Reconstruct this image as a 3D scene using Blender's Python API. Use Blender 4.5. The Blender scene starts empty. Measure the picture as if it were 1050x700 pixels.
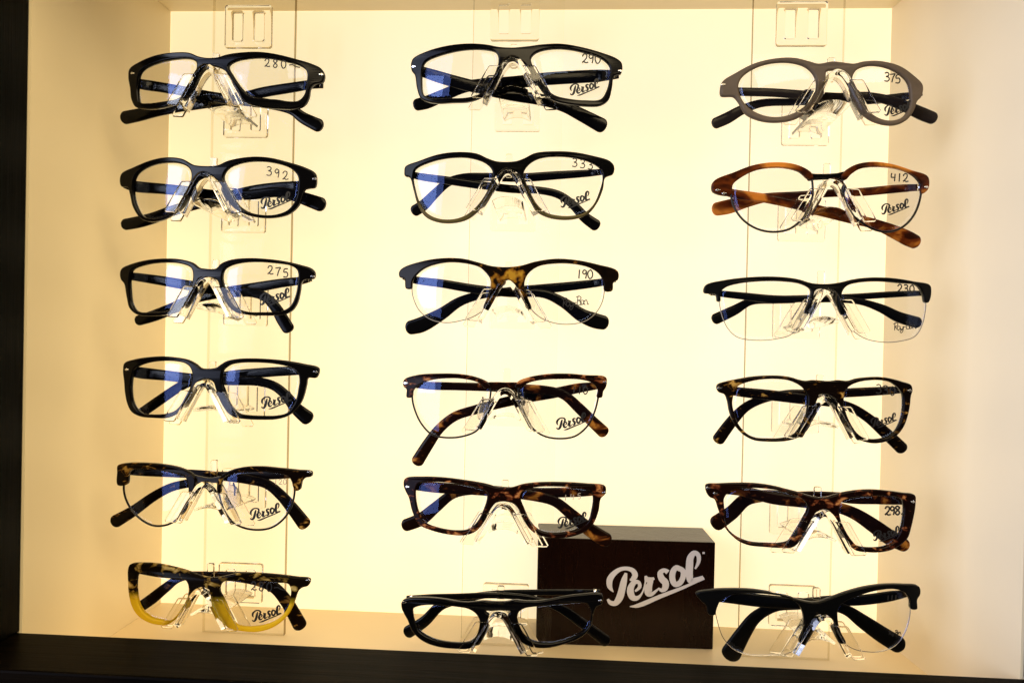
import bpy, bmesh, math, random
from mathutils import Vector, Matrix, noise
from mathutils.geometry import tessellate_polygon
random.seed(7)
sc = bpy.context.scene
COL = sc.collection
MM = 0.001
F = 820.0
# ------------------------------------------------------------------ camera pose (solved from the cabinet's corners)
CAM = Vector((0.0170, -0.654, 0.0047))
YAW, PIT, ROL = 0.0626, -0.0094, -0.0209
ROT = Matrix.Rotation(YAW, 3, 'Z') @ Matrix.Rotation(PIT, 3, 'X') @ Matrix.Rotation(ROL, 3, 'Y')

def at(px, py, y):
    """point on the plane Y=y under a pixel of the 1050x700 photograph"""
    d = ROT @ Vector(((px - 525) / F, 1.0, -(py - 350) / F))
    t = (y - CAM.y) / d.y
    return CAM + d * t

def at_z(px, py, z):
    d = ROT @ Vector(((px - 525) / F, 1.0, -(py - 350) / F))
    return CAM + d * ((z - CAM.z) / d.z)

# ------------------------------------------------------------------ materials
def mat(name):
    m = bpy.data.materials.new(name); m.use_nodes = True
    nt = m.node_tree; b = nt.nodes['Principled BSDF']
    return m, nt, b

def plain(name, col, rough=0.4, metal=0.0, spec=0.5, coat=0.0, trans=0.0, ior=1.5):
    m, nt, b = mat(name)
    b.inputs['Base Color'].default_value = (*col, 1); b.inputs['Roughness'].default_value = rough
    b.inputs['Metallic'].default_value = metal; b.inputs['Specular IOR Level'].default_value = spec
    b.inputs['Coat Weight'].default_value = coat; b.inputs['Coat Roughness'].default_value = 0.08
    b.inputs['Transmission Weight'].default_value = trans; b.inputs['IOR'].default_value = ior
    return m

def N(nt, kind, **kw):
    n = nt.nodes.new(kind)
    for k, v in kw.items():
        if k in n.inputs: n.inputs[k].default_value = v
        else: setattr(n, k, v)
    return n

def ramp(nt, stops, fac):
    r = nt.nodes.new('ShaderNodeValToRGB')
    e = r.color_ramp.elements
    while len(e) < len(stops): e.new(0.5)
    for el, (p, c) in zip(e, stops):
        el.position = p; el.color = (*c, 1)
    nt.links.new(fac, r.inputs['Fac'])
    return r.outputs['Color']

def coords(nt, scale=(1, 1, 1), loc=(0, 0, 0)):
    tc = nt.nodes.new('ShaderNodeTexCoord'); mp = nt.nodes.new('ShaderNodeMapping')
    mp.inputs['Scale'].default_value = scale; mp.inputs['Location'].default_value = loc
    nt.links.new(tc.outputs['Object'], mp.inputs['Vector'])
    return mp.outputs['Vector']

def glow_through(nt, b, colour, amount, out=None):
    """acetate: a share of the light passes through the sheet"""
    tr = nt.nodes.new('ShaderNodeBsdfTranslucent'); mx = nt.nodes.new('ShaderNodeMixShader')
    mx.inputs['Fac'].default_value = amount
    if isinstance(colour, tuple): tr.inputs['Color'].default_value = (*colour, 1)
    else: nt.links.new(colour, tr.inputs['Color'])
    nt.links.new(b.outputs[0], mx.inputs[1]); nt.links.new(tr.outputs[0], mx.inputs[2])
    nt.links.new(mx.outputs[0], nt.nodes['Material Output'].inputs['Surface'])

def acetate(name, stops, scale=110, stretch=(1, 1, 1.6), loc=(0, 0, 0), through=0.35, fade=None, rough=0.16):
    m, nt, b = mat(name)
    v = coords(nt, stretch, loc)
    nz = N(nt, 'ShaderNodeTexNoise', Scale=scale, Detail=3.0, Roughness=0.55, Distortion=0.6)
    nt.links.new(v, nz.inputs['Vector'])
    col = ramp(nt, stops, nz.outputs['Fac'])
    if fade:                                     # the sheet itself runs from one colour to another, top to bottom
        z0, z1, low = fade
        tc = nt.nodes.new('ShaderNodeTexCoord'); sp = nt.nodes.new('ShaderNodeSeparateXYZ')
        nt.links.new(tc.outputs['Object'], sp.inputs[0])
        mr = N(nt, 'ShaderNodeMapRange'); mr.inputs['From Min'].default_value = z0; mr.inputs['From Max'].default_value = z1
        nt.links.new(sp.outputs['Z'], mr.inputs['Value'])
        mix = nt.nodes.new('ShaderNodeMix'); mix.data_type = 'RGBA'
        nt.links.new(mr.outputs[0], mix.inputs['Factor']); nt.links.new(col, mix.inputs['A'])
        mix.inputs['B'].default_value = (*low, 1); col = mix.outputs['Result']
    nt.links.new(col, b.inputs['Base Color'])
    b.inputs['Roughness'].default_value = rough; b.inputs['Specular IOR Level'].default_value = 0.14
    if through: glow_through(nt, b, col, through)
    return m

BLK = (0.0022, 0.0020, 0.0022)
M = {}
M['black'] = plain('black_acetate', BLK, 0.11, spec=0.15)
M['matt'] = plain('matt_black', (0.002, 0.002, 0.002), 0.3, spec=0.1)
M['tort'] = acetate('dark_tortoise', [(0.0, (0.004, 0.002, 0.0015)), (0.60, (0.006, 0.003, 0.002)), (0.65, (0.14, 0.06, 0.010)), (0.72, (0.62, 0.36, 0.08))], 135)
M['redtort'] = acetate('red_tortoise', [(0.0, (0.005, 0.002, 0.001)), (0.54, (0.010, 0.003, 0.002)), (0.60, (0.13, 0.030, 0.011)), (0.68, (0.62, 0.26, 0.08))], 130, loc=(3, 1, 2))
M['amber'] = acetate('brown_tortoise', [(0.0, (0.005, 0.002, 0.001)), (0.55, (0.013, 0.004, 0.002)), (0.62, (0.13, 0.035, 0.008)), (0.70, (0.6, 0.25, 0.04))], 75, loc=(1, 5, 2))
M['horn'] = acetate('red_brown_tortoise', [(0.0, (0.012, 0.003, 0.0015)), (0.40, (0.035, 0.008, 0.003)), (0.51, (0.17, 0.035, 0.006)), (0.63, (0.78, 0.28, 0.035))], 38, stretch=(1, 1, 1.7), loc=(4, 2, 9), rough=0.1)
M['honey'] = acetate('tortoise_over_honey', [(0.0, (0.006, 0.004, 0.002)), (0.53, (0.010, 0.006, 0.003)), (0.58, (0.38, 0.24, 0.05)), (0.66, (0.88, 0.68, 0.25))], 85, loc=(2, 7, 1), through=0.55, fade=(-0.005, -0.011, (0.88, 0.66, 0.03)))
M['honeyarm'] = acetate('spotted_tortoise', [(0.0, (0.006, 0.003, 0.002)), (0.59, (0.010, 0.005, 0.003)), (0.64, (0.3, 0.15, 0.03)), (0.74, (0.6, 0.4, 0.1))], 80, loc=(5, 3, 1))
M['olive'] = acetate('black_fading_to_olive', [(0.0, BLK), (1.0, BLK)], 50, through=0.25, fade=(-0.006, -0.03, (0.115, 0.088, 0.028)))
M['smoke'] = acetate('smoke_grey_acetate', [(0.0, (0.20, 0.155, 0.105)), (1.0, (0.34, 0.265, 0.185))], 60, through=0.62)
M['smokearm'] = acetate('dark_smoke_acetate', [(0.0, (0.012, 0.009, 0.008)), (1.0, (0.03, 0.022, 0.018))], 60, through=0.2)
# half-rim front: black with a warm patch at the bridge
def bridge_patch():
    m, nt, b = mat('black_with_amber_bridge')
    v = coords(nt, (1, 1, 1), (3, 3, 3))
    nz = N(nt, 'ShaderNodeTexNoise', Scale=170.0, Detail=2.0); nt.links.new(v, nz.inputs['Vector'])
    tc = nt.nodes.new('ShaderNodeTexCoord'); sp = nt.nodes.new('ShaderNodeSeparateXYZ'); nt.links.new(tc.outputs['Object'], sp.inputs[0])
    ab = N(nt, 'ShaderNodeMath', operation='ABSOLUTE'); nt.links.new(sp.outputs['X'], ab.inputs[0])
    mr = N(nt, 'ShaderNodeMapRange'); mr.inputs['From Min'].default_value = 0.006; mr.inputs['From Max'].default_value = 0.016
    mr.inputs['To Min'].default_value = 0.10; mr.inputs['To Max'].default_value = -0.09
    nt.links.new(ab.outputs[0], mr.inputs['Value'])
    ad = N(nt, 'ShaderNodeMath', operation='ADD'); nt.links.new(nz.outputs['Fac'], ad.inputs[0]); nt.links.new(mr.outputs[0], ad.inputs[1])
    col = ramp(nt, [(0.0, BLK), (0.55, (0.012, 0.006, 0.003)), (0.62, (0.28, 0.11, 0.012)), (0.74, (0.62, 0.33, 0.03))], ad.outputs[0])
    nt.links.new(col, b.inputs['Base Color']); b.inputs['Roughness'].default_value = 0.14; b.inputs['Specular IOR Level'].default_value = 0.15
    glow_through(nt, b, col, 0.45)
    return m
M['patch'] = bridge_patch()
M['gun'] = plain('gunmetal_wire', (0.012, 0.010, 0.009), 0.3, metal=0.6)
M['nylon'] = plain('clear_nylon', (0.35, 0.31, 0.25), 0.25)
M['silver'] = plain('silver_metal', (0.85, 0.83, 0.80), 0.18, metal=1.0)
M['ink'] = plain('black_ink', (0.006, 0.006, 0.007), 0.5)
M['fadedink'] = plain('faded_ink', (0.38, 0.31, 0.24), 0.6)
M['print'] = plain('silver_print', (0.56, 0.53, 0.53), 0.42)
M['paleprint'] = plain('pale_print', (0.42, 0.40, 0.38), 0.5)
M['pad'] = plain('clear_silicone', (0.9, 0.85, 0.8), 0.15, trans=0.9, ior=1.4)
M['acrylic'] = plain('clear_acrylic', (1.0, 0.985, 0.95), 0.02, trans=1.0, ior=1.36)

def facing_reflection(nt, mx, f0=0.04):
    """Schlick reflectance, the same from either side of a thin clear sheet"""
    lw = N(nt, 'ShaderNodeLayerWeight', Blend=0.5); pw = N(nt, 'ShaderNodeMath', operation='POWER'); pw.inputs[1].default_value = 5.0
    ma = N(nt, 'ShaderNodeMath', operation='MULTIPLY_ADD'); ma.inputs[1].default_value = 1 - f0; ma.inputs[2].default_value = f0
    nt.links.new(lw.outputs['Facing'], pw.inputs[0]); nt.links.new(pw.outputs[0], ma.inputs[0]); nt.links.new(ma.outputs[0], mx.inputs[0])

def sheet_mat(name, tint, gloss, f0=0.04):
    m, nt, b = mat(name); nt.nodes.remove(b)
    tr = N(nt, 'ShaderNodeBsdfTransparent'); tr.inputs['Color'].default_value = (*tint, 1)
    gl = N(nt, 'ShaderNodeBsdfGlossy', Roughness=0.03); gl.inputs['Color'].default_value = (gloss, gloss, gloss, 1)
    mx = N(nt, 'ShaderNodeMixShader'); facing_reflection(nt, mx, f0)
    nt.links.new(tr.outputs[0], mx.inputs[1]); nt.links.new(gl.outputs[0], mx.inputs[2])
    nt.links.new(mx.outputs[0], nt.nodes['Material Output'].inputs['Surface'])
    return m
M['strip'] = sheet_mat('clear_acrylic_sheet', (0.999, 0.998, 0.99), 0.5, 0.012)
M['edge'] = sheet_mat('pale_acrylic_edge', (0.90, 0.86, 0.76), 0.5)  # same edge finish on every side, pale tint where it hardly shows
M['darkedge'] = sheet_mat('shaded_acrylic_edge', (0.42, 0.35, 0.22), 0.5)  # same edge finish, its shaded look painted into a darker tint

def lens_mat():
    m, nt, b = mat('coated_lens'); nt.nodes.remove(b)
    tr = N(nt, 'ShaderNodeBsdfTransparent'); tr.inputs['Color'].default_value = (0.985, 0.985, 0.975, 1)
    gl = N(nt, 'ShaderNodeBsdfGlossy', Roughness=0.01); gl.inputs['Color'].default_value = (0.20, 0.28, 0.62, 1)
    mx = N(nt, 'ShaderNodeMixShader'); facing_reflection(nt, mx)
    nt.links.new(tr.outputs[0], mx.inputs[1]); nt.links.new(gl.outputs[0], mx.inputs[2])
    nt.links.new(mx.outputs[0], nt.nodes['Material Output'].inputs['Surface'])
    return m
M['lens'] = lens_mat()

def wall_mat(name, col, rough=0.55, bump=0.02, emit=None, es=0.0):
    m, nt, b = mat(name)
    v = coords(nt, (1, 1, 1))
    nz = N(nt, 'ShaderNodeTexNoise', Scale=9.0, Detail=4.0); nt.links.new(v, nz.inputs['Vector'])
    c = ramp(nt, [(0.3, tuple(x * 0.96 for x in col)), (0.7, col)], nz.outputs['Fac'])
    nt.links.new(c, b.inputs['Base Color']); b.inputs['Roughness'].default_value = rough
    fine = N(nt, 'ShaderNodeTexNoise', Scale=900.0, Detail=2.0); nt.links.new(v, fine.inputs['Vector'])
    bp = N(nt, 'ShaderNodeBump', Strength=bump, Distance=0.001); nt.links.new(fine.outputs['Fac'], bp.inputs['Height'])
    nt.links.new(bp.outputs[0], b.inputs['Normal'])
    if emit:
        b.inputs['Emission Color'].default_value = (*emit, 1); b.inputs['Emission Strength'].default_value = es
    return m
M['panel'] = wall_mat('cream_panel_added_glow', (0.80, 0.70, 0.54), 0.5, 0.01, (1.0, 0.84, 0.51), 0.80)  # glow added to the cream wall to brighten it and wash out shadows
M['wall'] = wall_mat('cream_laminate', (0.90, 0.765, 0.51), 0.5)
M['shelf'] = wall_mat('cream_shelf_laminate', (0.76, 0.60, 0.36), 0.42)

def wood(name, dark, light, scale, spec=0.2, rough=0.33):
    m, nt, b = mat(name)
    v = coords(nt, scale)
    nz = N(nt, 'ShaderNodeTexNoise', Scale=14.0, Detail=6.0, Roughness=0.65, Distortion=0.4); nt.links.new(v, nz.inputs['Vector'])
    c = ramp(nt, [(0.38, dark), (0.66, light)], nz.outputs['Fac'])
    nt.links.new(c, b.inputs['Base Color']); b.inputs['Roughness'].default_value = rough; b.inputs['Specular IOR Level'].default_value = spec
    bp = N(nt, 'ShaderNodeBump', Strength=0.35, Distance=0.0006); nt.links.new(nz.outputs['Fac'], bp.inputs['Height'])
    nt.links.new(bp.outputs[0], b.inputs['Normal'])
    return m
M['wood'] = wood('dark_stained_wood', (0.0005, 0.0004, 0.0003), (0.0045, 0.0027, 0.0012), (1, 16, 16), 0.015, 0.42)
M['stile'] = wood('near_black_wood', (0.0008, 0.0008, 0.0008), (0.0014, 0.0012, 0.001), (16, 16, 1), 0.03)
M['box'] = wood('dark_brown_card', (0.0075, 0.0026, 0.0014), (0.0095, 0.0033, 0.0017), (6, 6, 1), 0.15, 0.2)

# ------------------------------------------------------------------ mesh helpers
def link(name, verts, faces, material, parent=None, smooth=True, flat=()):
    me = bpy.data.meshes.new(name)
    org = parent_origin(parent)
    me.from_pydata([Vector(v) - org for v in verts], [], faces)
    me.materials.append(material)
    if smooth:
        me.polygons.foreach_set('use_smooth', [i not in flat for i in range(len(me.polygons))])
    me.update()
    bm = bmesh.new(); bm.from_mesh(me); bmesh.ops.recalc_face_normals(bm, faces=bm.faces); bm.to_mesh(me); bm.free()
    o = bpy.data.objects.new(name, me); COL.objects.link(o)
    if parent: o.parent = parent
    return o

def parent_origin(p):
    v = Vector((0, 0, 0))
    while p is not None:
        v += p.location; p = p.parent
    return v

def thing(name, label, cat, loc, group=None):
    o = bpy.data.objects.new(name, None); COL.objects.link(o)
    o.empty_display_size = 0.01; o.location = loc
    o['label'] = label; o['category'] = cat
    if group: o['group'] = group
    return o

def tag(o, label, cat, group=None):
    o['label'] = label; o['category'] = cat
    if group: o['group'] = group
    return o

def structure(o):
    o['kind'] = 'structure'; return o

def catmull(pts, closed=True, n=7):
    P = [Vector(p) for p in pts]; L = len(P); out = []
    rng = range(L) if closed else range(L - 1)
    for i in rng:
        if closed: a, b, c, d = P[i - 1], P[i], P[(i + 1) % L], P[(i + 2) % L]
        else: a, b, c, d = P[max(i - 1, 0)], P[i], P[i + 1], P[min(i + 2, L - 1)]
        t0 = 0.0; t1 = t0 + max((b - a).length, 1e-9) ** 0.5; t2 = t1 + max((c - b).length, 1e-9) ** 0.5; t3 = t2 + max((d - c).length, 1e-9) ** 0.5
        for k in range(n):
            t = t1 + (t2 - t1) * k / n
            A1 = a * ((t1 - t) / (t1 - t0)) + b * ((t - t0) / (t1 - t0)) if t1 - t0 > 1e-4 else b
            A2 = b * ((t2 - t) / (t2 - t1)) + c * ((t - t1) / (t2 - t1))
            A3 = c * ((t3 - t) / (t3 - t2)) + d * ((t - t2) / (t3 - t2)) if t3 - t2 > 1e-4 else c
            B1 = A1 * ((t2 - t) / (t2 - t0)) + A2 * ((t - t0) / (t2 - t0))
            B2 = A2 * ((t3 - t) / (t3 - t1)) + A3 * ((t - t1) / (t3 - t1))
            out.append(B1 * ((t2 - t) / (t2 - t1)) + B2 * ((t - t1) / (t2 - t1)))
    if not closed: out.append(P[-1])
    return out

def area2(L): return sum(L[i - 1].x * L[i].y - L[i].x * L[i - 1].y for i in range(len(L))) / 2

def sheet(loops, thick, bev, depth):
    """solid plate from 2-D loops (first = outline, rest = openings) with rounded edges.
    depth(x, z) -> y of the plate's middle; returns verts, faces, flat-face ids"""
    V, Fc, flat = [], [], []
    h = thick / 2
    prof = [(bev, -h), (bev * 0.30, -h + bev * 0.30), (0, -h + bev), (0, h - bev), (bev * 0.30, h - bev * 0.30), (bev, h)]
    caps = ([], [])
    for li, L in enumerate(loops):
        L = [Vector((p[0], p[1])) for p in L]
        if (area2(L) > 0) != (li == 0): L.reverse()     # outline CCW, openings CW: material on the left
        n = len(L); nor = []
        for i in range(n):
            t = (L[(i + 1) % n] - L[i - 1])
            t = t.normalized() if t.length > 1e-12 else Vector((1, 0))
            nor.append(Vector((-t.y, t.x)))
        base = len(V)
        for ins, dy in prof:
            for i in range(n):
                p = L[i] + nor[i] * ins
                V.append((p.x, depth(p.x, p.y) + dy, p.y))
        for r in range(len(prof) - 1):
            for i in range(n):
                j = (i + 1) % n
                Fc.append((base + r * n + i, base + r * n + j, base + (r + 1) * n + j, base + (r + 1) * n + i))
        caps[0].append(list(range(base, base + n)))
        caps[1].append(list(range(base + (len(prof) - 1) * n, base + len(prof) * n)))
    for cap in caps:
        flatidx = [i for c in cap for i in c]
        tri = tessellate_polygon([[Vector((V[i][0], V[i][2], 0)) for i in c] for c in cap])
        for t in tri:
            flat.append(len(Fc)); Fc.append(tuple(flatidx[k] for k in t))
    return V, Fc, set(flat)

def tube(pts, rad, closed=False, seg=8):
    P = [Vector(p) for p in pts]; n = len(P); V, Fc = [], []
    for i in range(n):
        a = P[i - 1] if (closed or i > 0) else P[i]; b = P[(i + 1) % n] if (closed or i < n - 1) else P[i]
        t = (b - a).normalized(); up = Vector((0, 1, 0)); s = t.cross(up).normalized(); u = s.cross(t)
        for k in range(seg):
            an = 2 * math.pi * k / seg
            V.append(P[i] + (s * math.cos(an) + u * math.sin(an)) * rad)
    for i in range(n if closed else n - 1):
        j = (i + 1) % n
        for k in range(seg):
            l = (k + 1) % seg
            Fc.append((i * seg + k, i * seg + l, j * seg + l, j * seg + k))
    if not closed:
        Fc.append(tuple(range(seg))); Fc.append(tuple((n - 1) * seg + k for k in range(seg)))
    return V, Fc

def ribbon(pts, up=Vector((0, 1, 0))):
    """flat stroke of varying width in the x-z plane: pts = (Vector2, width)"""
    V, Fc = [], []
    n = len(pts)
    for i in range(n):
        a = pts[max(i - 1, 0)][0]; b = pts[min(i + 1, n - 1)][0]
        t = (b - a); t = t.normalized() if t.length > 1e-12 else Vector((1, 0)); nn = Vector((-t.y, t.x))
        w = pts[i][1] / 2
        V += [pts[i][0] + nn * w, pts[i][0] - nn * w]
    for i in range(n - 1): Fc.append((2 * i, 2 * i + 1, 2 * i + 3, 2 * i + 2))
    return V, Fc

def box_mesh(lo, hi):
    (a, b, c), (d, e, f) = lo, hi
    V = [(a, b, c), (d, b, c), (d, e, c), (a, e, c), (a, b, f), (d, b, f), (d, e, f), (a, e, f)]
    return V, [(0, 3, 2, 1), (4, 5, 6, 7), (0, 1, 5, 4), (1, 2, 6, 5), (2, 3, 7, 6), (3, 0, 4, 7)]

def bevel(o, w, seg=2):
    bm = bmesh.new(); bm.from_mesh(o.data)
    bmesh.ops.bevel(bm, geom=bm.edges[:], offset=w, segments=seg, profile=0.6, affect='EDGES')
    bm.to_mesh(o.data); bm.free(); return o

# ------------------------------------------------------------------ the cabinet (setting)
XL, XR, ZT, ZB, DF, ZR = -0.3164, 0.2721, 0.2687, -0.2280, 0.1751, -0.1880
T = 0.018
XF = at(1047, 660, -DF).x
def slab(name, lo, hi, m): return structure(link(name, *box_mesh(lo, hi), m, smooth=False))
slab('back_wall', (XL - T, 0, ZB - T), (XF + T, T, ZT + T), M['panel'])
slab('wall_left', (XL - T, -DF, ZB - T), (XL, -0.0005, ZT + T), M['wall'])
wr = [(XR, -0.0005), (XR + T, -0.0005), (XF + T, -DF), (XF, -DF)]
structure(link('wall_right', [(x, y, z) for z in (ZB - T, ZT + T) for x, y in wr], [(0, 1, 2, 3), (7, 6, 5, 4), (0, 4, 5, 1), (1, 5, 6, 2), (2, 6, 7, 3), (3, 7, 4, 0)], M['wall'], smooth=False))
slab('ceiling', (XL + 0.0003, -DF + 0.0004, ZT), (XF + 0.004, -0.0005, ZT + T), M['wall'])
slab('shelf', (XL + 0.0003, -DF + 0.0004, ZB - T + 0.001), (XF + 0.004, -0.0005, ZB), M['shelf'])
RW = 0.054
bevel(slab('ledge', (XL - 0.07, -DF - RW, ZB - 0.08), (XF + 0.07, -DF - 0.0005, ZR), M['wood']), 0.0015)
bevel(slab('stile_left', (XL - 0.07, -DF - RW, ZR + 0.0005), (XL - 0.0012, -DF - 0.0005, ZT + 0.06), M['stile']), 0.001)
bevel(slab('stile_right', (XF + 0.0012, -DF - RW, ZR + 0.0005), (XF + 0.07, -DF - 0.0005, ZT + 0.06), M['stile']), 0.001)
bevel(slab('header', (XL - 0.0005, -DF - RW, ZT + 0.001), (XF + 0.0005, -DF - 0.0005, ZT + 0.0595), M['stile']), 0.001)

# ------------------------------------------------------------------ glasses
VIEW = {'A1': (110, 0), 'A2': (110, 140), 'A3': (110, 240), 'A4': (110, 345), 'A5': (100, 440), 'A6': (110, 540),
        'B1': (400, 0), 'B2': (400, 130), 'B3': (400, 230), 'B4': (400, 345), 'B5': (400, 450), 'B6': (400, 540),
        'C1': (715, 0), 'C2': (715, 130), 'C3': (715, 240), 'C4': (715, 345), 'C5': (715, 450), 'C6': (715, 530)}
Y0 = -0.128
DAY, SPOT, FILL = 11.0, 39.0, 82.0
RS = 0.935

def nums(s, k=2):
    v = [float(t) for t in s.replace(',', ' ').split()]
    return [tuple(v[i:i + k]) for i in range(0, len(v), k)]

# the printed script mark, as strokes (x, y, width) in a 1050-wide drawing
SCRIPT = [
    '160,432,6 128,385,42 128,325,52 165,272,44 220,236,34 280,230,32 328,250,42 346,290,48 322,322,38 300,326,14',
    '268,268,22 250,335,52 232,415,58 210,485,60 172,530,44 132,522,36 110,492,18',
    '345,425,16 385,388,30 378,350,30 345,345,40 312,385,52 305,430,58 325,478,52 362,484,38 400,450,16 428,380,14 440,295,14',
    '436,292,16 452,325,48 488,322,34 510,312,20',
    '490,330,30 462,390,60 462,440,62 490,448,34 528,420,20 552,398,12',
    '628,262,42 596,244,34 562,268,46 576,318,56 606,350,58 604,395,52 575,416,34 545,398,14',
    '735,235,44 700,222,44 670,262,50 668,325,50 690,365,46 728,355,46 756,310,46 760,255,46 735,232,42',
    '862,232,14 892,170,32 888,112,38 855,95,42 822,135,56 814,205,62 812,280,60 826,338,50 866,322,30 930,298,16',
    '300,556,6 370,548,34 560,470,34 760,392,26 860,348,22 940,312,24',
]
DOT = '925,95,16 945,95,16'
DIG = {
    '0': ['.4,0 .12,.2 .08,.65 .3,1 .58,.8 .62,.3 .4,0 .3,.05'], '1': ['.38,0 .34,.5 .3,1'],
    '2': ['.08,.28 .25,.02 .55,.08 .55,.4 .3,.72 .05,.95 .2,.82 .45,.95 .75,.88'],
    '3': ['.08,.1 .35,0 .58,.15 .5,.38 .25,.46 .55,.55 .62,.8 .4,1 .02,.92'],
    '4': ['.12,.0 .05,.3 .08,.52 .6,.5', '.55,.1 .5,.5 .46,1'],
    '5': ['.62,.03 .2,.06 .14,.42 .45,.4 .6,.65 .45,.95 .05,.92'],
    '7': ['.05,.1 .35,.08 .66,.04 .45,.4 .28,1'],
    '8': ['.55,.15 .3,0 .12,.2 .35,.45 .58,.75 .35,1 .1,.8 .3,.5 .58,.2 .5,.1'],
    '9': ['.58,.2 .3,.02 .1,.28 .3,.5 .56,.25 .56,.2 .54,.6 .45,1'],
    '-': ['.0,.55 .4,.48 .9,.72 1.4,.8'], '.': ['.2,.85 .25,1'],
    'R': ['.15,1 .2,.5 .25,.05', '.02,.2 .3,0 .62,.1 .5,.42 .25,.5 .45,.75 .75,1'],
    'a': ['.5,.55 .25,.5 .1,.8 .3,1 .5,.75 .52,.55 .55,.9 .7,1'], 'y': ['.1,.55 .2,.9 .45,.9 .55,.55 .5,1.1 .25,1.4 .1,1.2 .6,.9'],
    'B': ['.15,1 .2,.5 .25,.05', '.02,.15 .35,0 .6,.15 .5,.4 .25,.48 .6,.6 .6,.9 .3,1 .1,.95'],
    'n': ['.1,.55 .1,1 .15,.7 .4,.52 .5,.75 .55,1 .7,.95'], '_': ['.0,.72 .5,.66'],
}

def write(strokes_px, surf, name, material, parent):
    """strokes in photo pixels laid on a surface given by surf(px,py)->point"""
    V, Fc = [], []
    for k, st in enumerate(strokes_px):
        sm = catmull([(p[0], p[1], p[2]) for p in st], closed=False, n=4)
        rv, rf = ribbon([(Vector((p.x, p.y)), max(p.z, 0.15)) for p in sm])
        base = len(V)
        for p in rv:
            q = surf(p.x, p.y); V.append((q.x, q.y - 0.00003 * k, q.z))
        Fc += [tuple(base + i for i in f) for f in rf]
    return link(name, V, Fc, material, parent, smooth=False)

def script_strokes(cx, cy, w, rot=0.0, thin=1.0):
    s = w / 850.0; out = []
    for st in SCRIPT:
        o = []
        for x, y, wd in nums(st, 3):
            dx, dy = (x - 520) * s, (y - 330) * s
            o.append((cx + dx * math.cos(rot) - dy * math.sin(rot), cy + dx * math.sin(rot) + dy * math.cos(rot), wd * s * thin))
        out.append(o)
    return out

def text_strokes(txt, x, y, h, adv, slope=0.0, w=1.1):
    out = []
    for i, ch in enumerate(txt):
        if ch == ' ': continue
        for st in DIG[ch]:
            out.append([(x + i * adv + a * h * 0.95, y + i * adv * slope + b * h, w) for a, b in nums(st)])
    return out

GROUP = 'pairs of glasses on the display'
SPEC = []
def G(**k): SPEC.append(k)

G(v='A1', n='thick glossy black rectangular glasses marked 280, at upper left with tips splayed below', m='black', apex=(455, 300),
  outer='98,350 104,312 150,280 220,252 300,239 370,240 412,256 450,263 500,260 540,248 600,239 680,236 760,246 840,266 920,290 963,312 978,340 970,372 930,384 915,402 908,440 890,473 850,491 780,491 700,485 640,470 605,450 580,415 558,370 535,325 500,305 450,302 420,330 398,380 370,425 335,455 290,475 230,489 170,491 130,482 112,450 106,400',
  L='150,335 168,312 230,285 310,268 378,268 404,285 400,330 382,380 352,425 310,450 255,458 190,466 152,462 143,430 142,380',
  R='548,300 572,280 640,265 720,264 800,279 868,299 898,325 897,380 886,430 860,455 820,458 760,449 690,446 640,430 605,395 570,345',
  tl='120,372,36 160,380,46 240,392,44 340,410,44 480,436,44 620,455,44 740,470,44 830,495,44 880,530,52 945,562,60',
  tr='968,380,34 920,380,40 840,392,44 700,415,46 620,435,46 500,455,46 330,480,46 220,500,48 140,517,56 85,528,58',
  em='962,335 112,330', num=('280-', 271, 60.5, 8.5, 8.5, 0.08, 0.9))
G(v='A2', n='glossy black rounded glasses marked 392, second from the top at the left', m='black', apex=(445, 165),
  outer='60,190 70,165 120,140 200,108 270,95 340,102 390,128 440,134 500,130 540,112 600,98 670,92 740,98 820,118 890,140 935,165 942,195 935,230 892,238 880,262 862,310 820,348 760,365 690,366 620,350 570,320 535,270 515,220 480,187 440,182 402,197 385,220 362,270 332,320 292,355 250,376 200,384 155,370 120,320 105,260 95,230 66,225',
  L='124,200 142,165 200,132 270,119 330,123 372,145 382,180 368,228 343,283 308,328 264,356 210,369 165,358 135,310 122,255',
  R='525,180 545,146 600,122 670,113 750,120 825,145 858,180 860,230 848,285 814,330 760,351 700,353 640,340 592,308 560,260 535,215',
  tl='80,212,40 125,224,48 250,235,46 360,246,45 480,262,44 640,262,44 770,250,46 850,268,52 910,288,60 955,304,64',
  tr='925,215,36 880,220,42 760,228,45 640,245,45 500,282,45 400,305,45 300,332,48 200,368,50 130,386,52 85,394,50',
  em='932,190', logo=(283, 206, 32), num=('392', 273, 171, 9, 8.2, 0.28, 0.85))
G(v='A3', n='slim black rectangular glasses marked 275, third from the top at the left', m='black', apex=(455, 195),
  outer='60,180 68,155 110,135 180,117 260,110 330,113 385,128 415,150 440,155 490,155 515,132 560,115 640,108 720,112 800,122 870,138 920,155 935,175 930,200 890,205 875,217 868,260 855,310 830,345 790,362 700,366 630,362 580,350 545,320 520,270 507,228 492,204 455,198 420,200 407,222 390,270 360,320 320,350 270,362 200,368 140,362 105,335 90,280 80,225 65,205',
  L='106,195 116,162 170,140 250,129 330,133 380,153 389,185 378,240 348,298 309,333 260,347 190,351 140,346 116,315 107,255',
  R='520,190 532,157 580,135 660,126 750,131 830,144 857,166 858,220 846,280 824,323 785,345 700,350 620,346 572,323 542,280 526,230',
  tl='80,185,30 130,192,36 250,210,42 400,236,45 550,260,44 650,262,42 710,283,42 752,325,48 788,385,56 810,420,56',
  tr='915,198,28 880,207,34 780,220,40 660,240,45 500,265,45 380,292,45 300,330,50 210,366,50 145,386,46',
  em='924,190', logo=(282, 304.6, 32), num=('275', 274, 272.5, 9, 8, 0.18, 0.95))
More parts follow.
